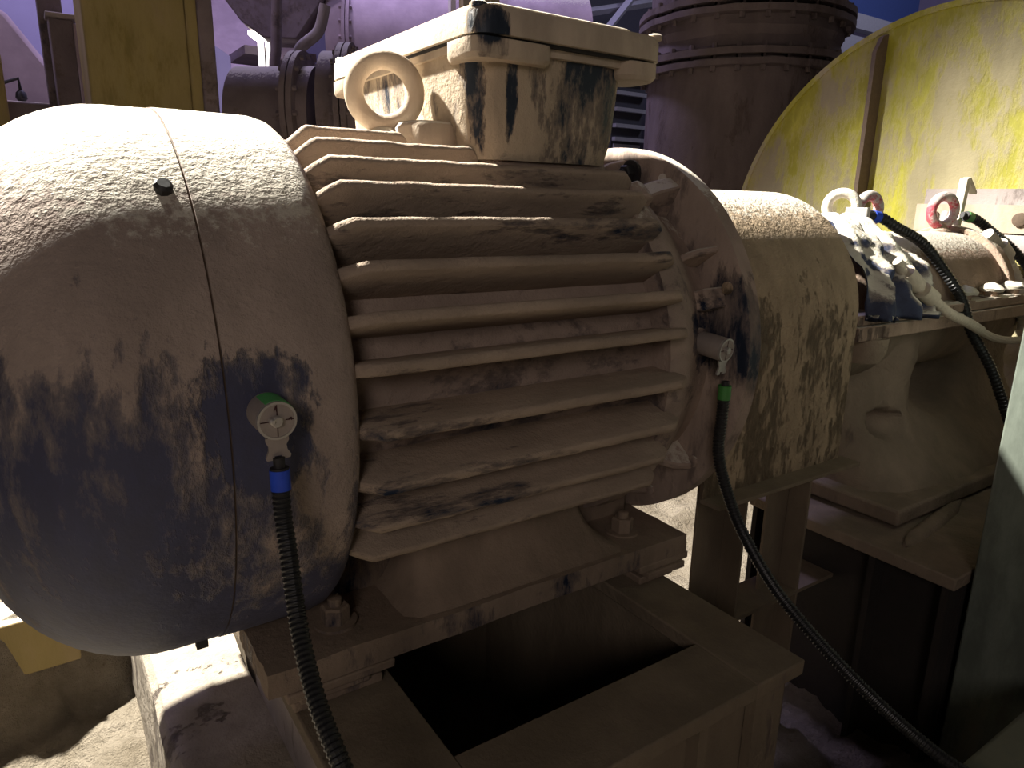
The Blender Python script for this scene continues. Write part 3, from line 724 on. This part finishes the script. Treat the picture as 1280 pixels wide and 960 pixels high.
# ochre column
oc = thing('ochre_column', 'tall dusty ochre yellow column behind the fan cowl', 'column', (.38, 2.75, FZ))
obj('face', box(B(), .160, .575, 2.62, 2.95, FZ-.05, 3), 'ochre', oc, bevel=.01)
obj('edge_strip', box(B(), .545, .640, 2.60, 2.66, FZ-.05, 3), 'ochre', oc, bevel=.01)
obj('side_strip', box(B(), .590, .655, 2.585, 2.63, FZ-.05, 3), 'mauve', oc, bevel=.01)
# mauve pillar left of it
mp = thing('dark_pillar', 'dark brown pillar with a pale edge strip left of the ochre column', 'pillar', (.11, 3.0, FZ))
obj('lower_post', box(B(), .060, .155, 3.0, 3.09, FZ-.05, .955), 'mauve', mp, bevel=.006)
obj('upper_post', box(B(), .030, .125, 3.09, 3.16, FZ-.05, 2.6), 'mauve', mp, bevel=.006)
obj('cap_plate', box(B(), .052, .170, 2.98, 3.12, .955, .975), 'greydust', mp, bevel=.004)
obj('pale_edge', box(B(), .152, .166, 2.99, 3.02, FZ, .94), 'pale', mp, bevel=.004)  # narrow pale strip along the post's edge
# conical dust heap / chute on far left and panels
ch = B(); prism(ch, [(-1.2, 4.3, FZ-.1), (-1.2, 4.3, 2.1), (-.25, 4.3, 1.32), (-.07, 4.25, 1.18), (.08, 4.2, .95), (.16, 4.15, .82), (.20, 4.12, FZ-.1)], (0, .5, 0))
tag(obj('sloping_chute', ch, 'pale', bevel=.03), 'pale pink sloping chute at the far left behind the cowl', 'chute')
tag(obj('ribbed_panel', jit(box(B(), -1.5, .55, 6.2, 6.3, FZ-.1, 3.2), .001, 1), 'window_wall', smooth=False), 'blue-violet upright panel beyond the pale chute', 'panel')
dv = thing('hanging_valve', 'small dark handle hanging against the pale chute at far left', 'valve', (-.06, 3.2, .62))
obj('arm', tube(B(), [(-.14, 3.2, .690), (-.075, 3.2, .716), (-.072, 3.2, .66)], .008, 8), 'blackrub', dv)
obj('weight', lathe(B(), (-.072, 3.2, .668), (0, 0, -1), [(0, .008), (.012, .020), (.035, .024), (.05, .014)], 12), 'blackrub', dv)
tag(obj('dark_ledge', box(B(), -.30, .10, 3.12, 3.25, FZ-.05, .612), 'mauve', bevel=.01), 'low dark ledge under the pale chute', 'ledge')
tag(obj('ochre_post', box(B(), -.40, -.128, 3.0, 3.08, FZ-.05, .79), 'ochre', bevel=.01), 'short pale ochre post at the extreme left edge', 'post')
# overhead chute with lamp
oh = B(); prism(oh, [(1.15, 4.6, 1.56), (1.28, 4.6, 1.40), (1.42, 4.55, 1.30), (1.62, 4.45, 1.30), (1.75, 4.38, 1.50), (1.9, 4.3, 1.8), (1.1, 4.6, 1.9)], (.15, .3, 0))
tag(obj('overhead_hopper', oh, 'mauve', bevel=.01), 'dark mauve hopper hanging above the far lamp', 'hopper')
lp = thing('far_lamp', 'bright white lamp glowing below the overhead hopper', 'lamp', (1.45, 4.7, 1.1))
obj('lamp_head', lathe(B(), (1.44, 4.7, 1.36), (0, 0, -1), [(0, .085), (.02, .085), (.05, .05)], 20), 'glow', lp)
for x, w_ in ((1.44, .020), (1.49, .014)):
    obj('glow_post', box(B(), x-w_, x+w_, 4.70, 4.72, FZ, 1.32), 'glow2', lp)  # posts glow by themselves, lamplight on them put into the material
tag(obj('far_shed', prism(B(), [(1.00, 5.2, FZ), (1.00, 5.2, 1.26), (1.17, 5.2, 1.36), (1.34, 5.2, 1.26), (1.34, 5.2, FZ)], (0, .6, 0)), 'window_wall', smooth=False), 'small grey gabled shed far behind beside the lamp', 'shed')
tag(obj('far_platform', box(B(), 1.40, 1.95, 5.0, 5.5, 1.26, 1.32), 'mauve', smooth=False), 'narrow dark platform under the hopper', 'platform')
tag(obj('diagonal_brace', prism(B(), [(1.60, 5.0, 1.25), (1.75, 4.95, 1.25), (2.0, 4.9, 1.66), (1.9, 4.9, 1.66)], (0, .06, 0)), 'pale', smooth=False), 'pale pink diagonal brace right of the hopper', 'brace')
tag(obj('dust_bank', jit(lathe(B(), (1.9, 7.8, FZ), (0, 0, 1), [(0, 1.7), (1.2, 1.4), (2.4, .9), (3.2, .2)], 48), .10, 1.2), 'pale'), 'broad pale pink bank of dust in the far hall', 'dust heap')
tag(obj('white_post', box(B(), 2.545, 2.585, 3.88, 3.92, FZ, 2.4), 'whitedust', smooth=False), 'thin white post above the terminal box lid', 'post')
tag(obj('beige_panel', box(B(), 2.60, 2.90, 3.80, 3.86, FZ, 2.4), 'ochre', smooth=False), 'beige panel just right of the thin white post', 'panel')
# lattice seen between box and duct
lw = thing('far_ladder_frame', 'dark framed opening with white panes between terminal box and duct', 'frame', (3.95, 3.5, FZ))
obj('back_sheet', box(B(), 3.78, 4.10, 3.52, 3.55, FZ, 1.5), 'darkroof', lw, smooth=False)
for z in (.60, .70, .80, .92, 1.04, 1.15):
    obj('rung', box(B(), 3.78, 4.10, 3.47, 3.51, z, z+.028), 'greybeam', lw)
obj('lit_pane', box(B(), 3.80, 4.08, 3.505, 3.518, 1.185, 1.26), 'glow2', lw)
obj('lit_pane', box(B(), 3.80, 4.08, 3.505, 3.518, .63, .68), 'greybeam', lw)
# roof structure top right
rf = thing('roof_truss', 'grey lattice roof beams against dark sheeting, above the terminal box', 'truss', (5, 4, 1.5))
obj('dark_sheet', box(B(), 2.92, 9.5, 5.2, 5.3, FZ, 3.6), 'darkroof', rf, smooth=False)
for a, b_ in (((3.3, 4.25, 1.60), (5.2, 4.2, 2.08)), ((4.05, 4.12, 1.50), (4.75, 4.12, 2.25)), ((3.2, 4.3, 1.95), (5.3, 4.2, 2.35))):
    obj('beam', tube(B(), [a, b_], .035, 4), 'greybeam', rf, smooth=False)
rb = thing('crossing_beams', 'grey horizontal beams and blue sheet between duct and yellow casing', 'beams', (6, 3, 1.5))
obj('beam', box(B(), 5.2, 7.4, 3.0, 3.1, 1.74, 1.86), 'greybeam', rb, smooth=False)
obj('beam', box(B(), 5.2, 7.4, 3.0, 3.1, 1.52, 1.68), 'greybeam', rb, smooth=False)
obj('blue_sheet', box(B(), 5.2, 7.2, 3.10, 3.14, 1.86, 2.3), 'bluepaint', rb, smooth=False)
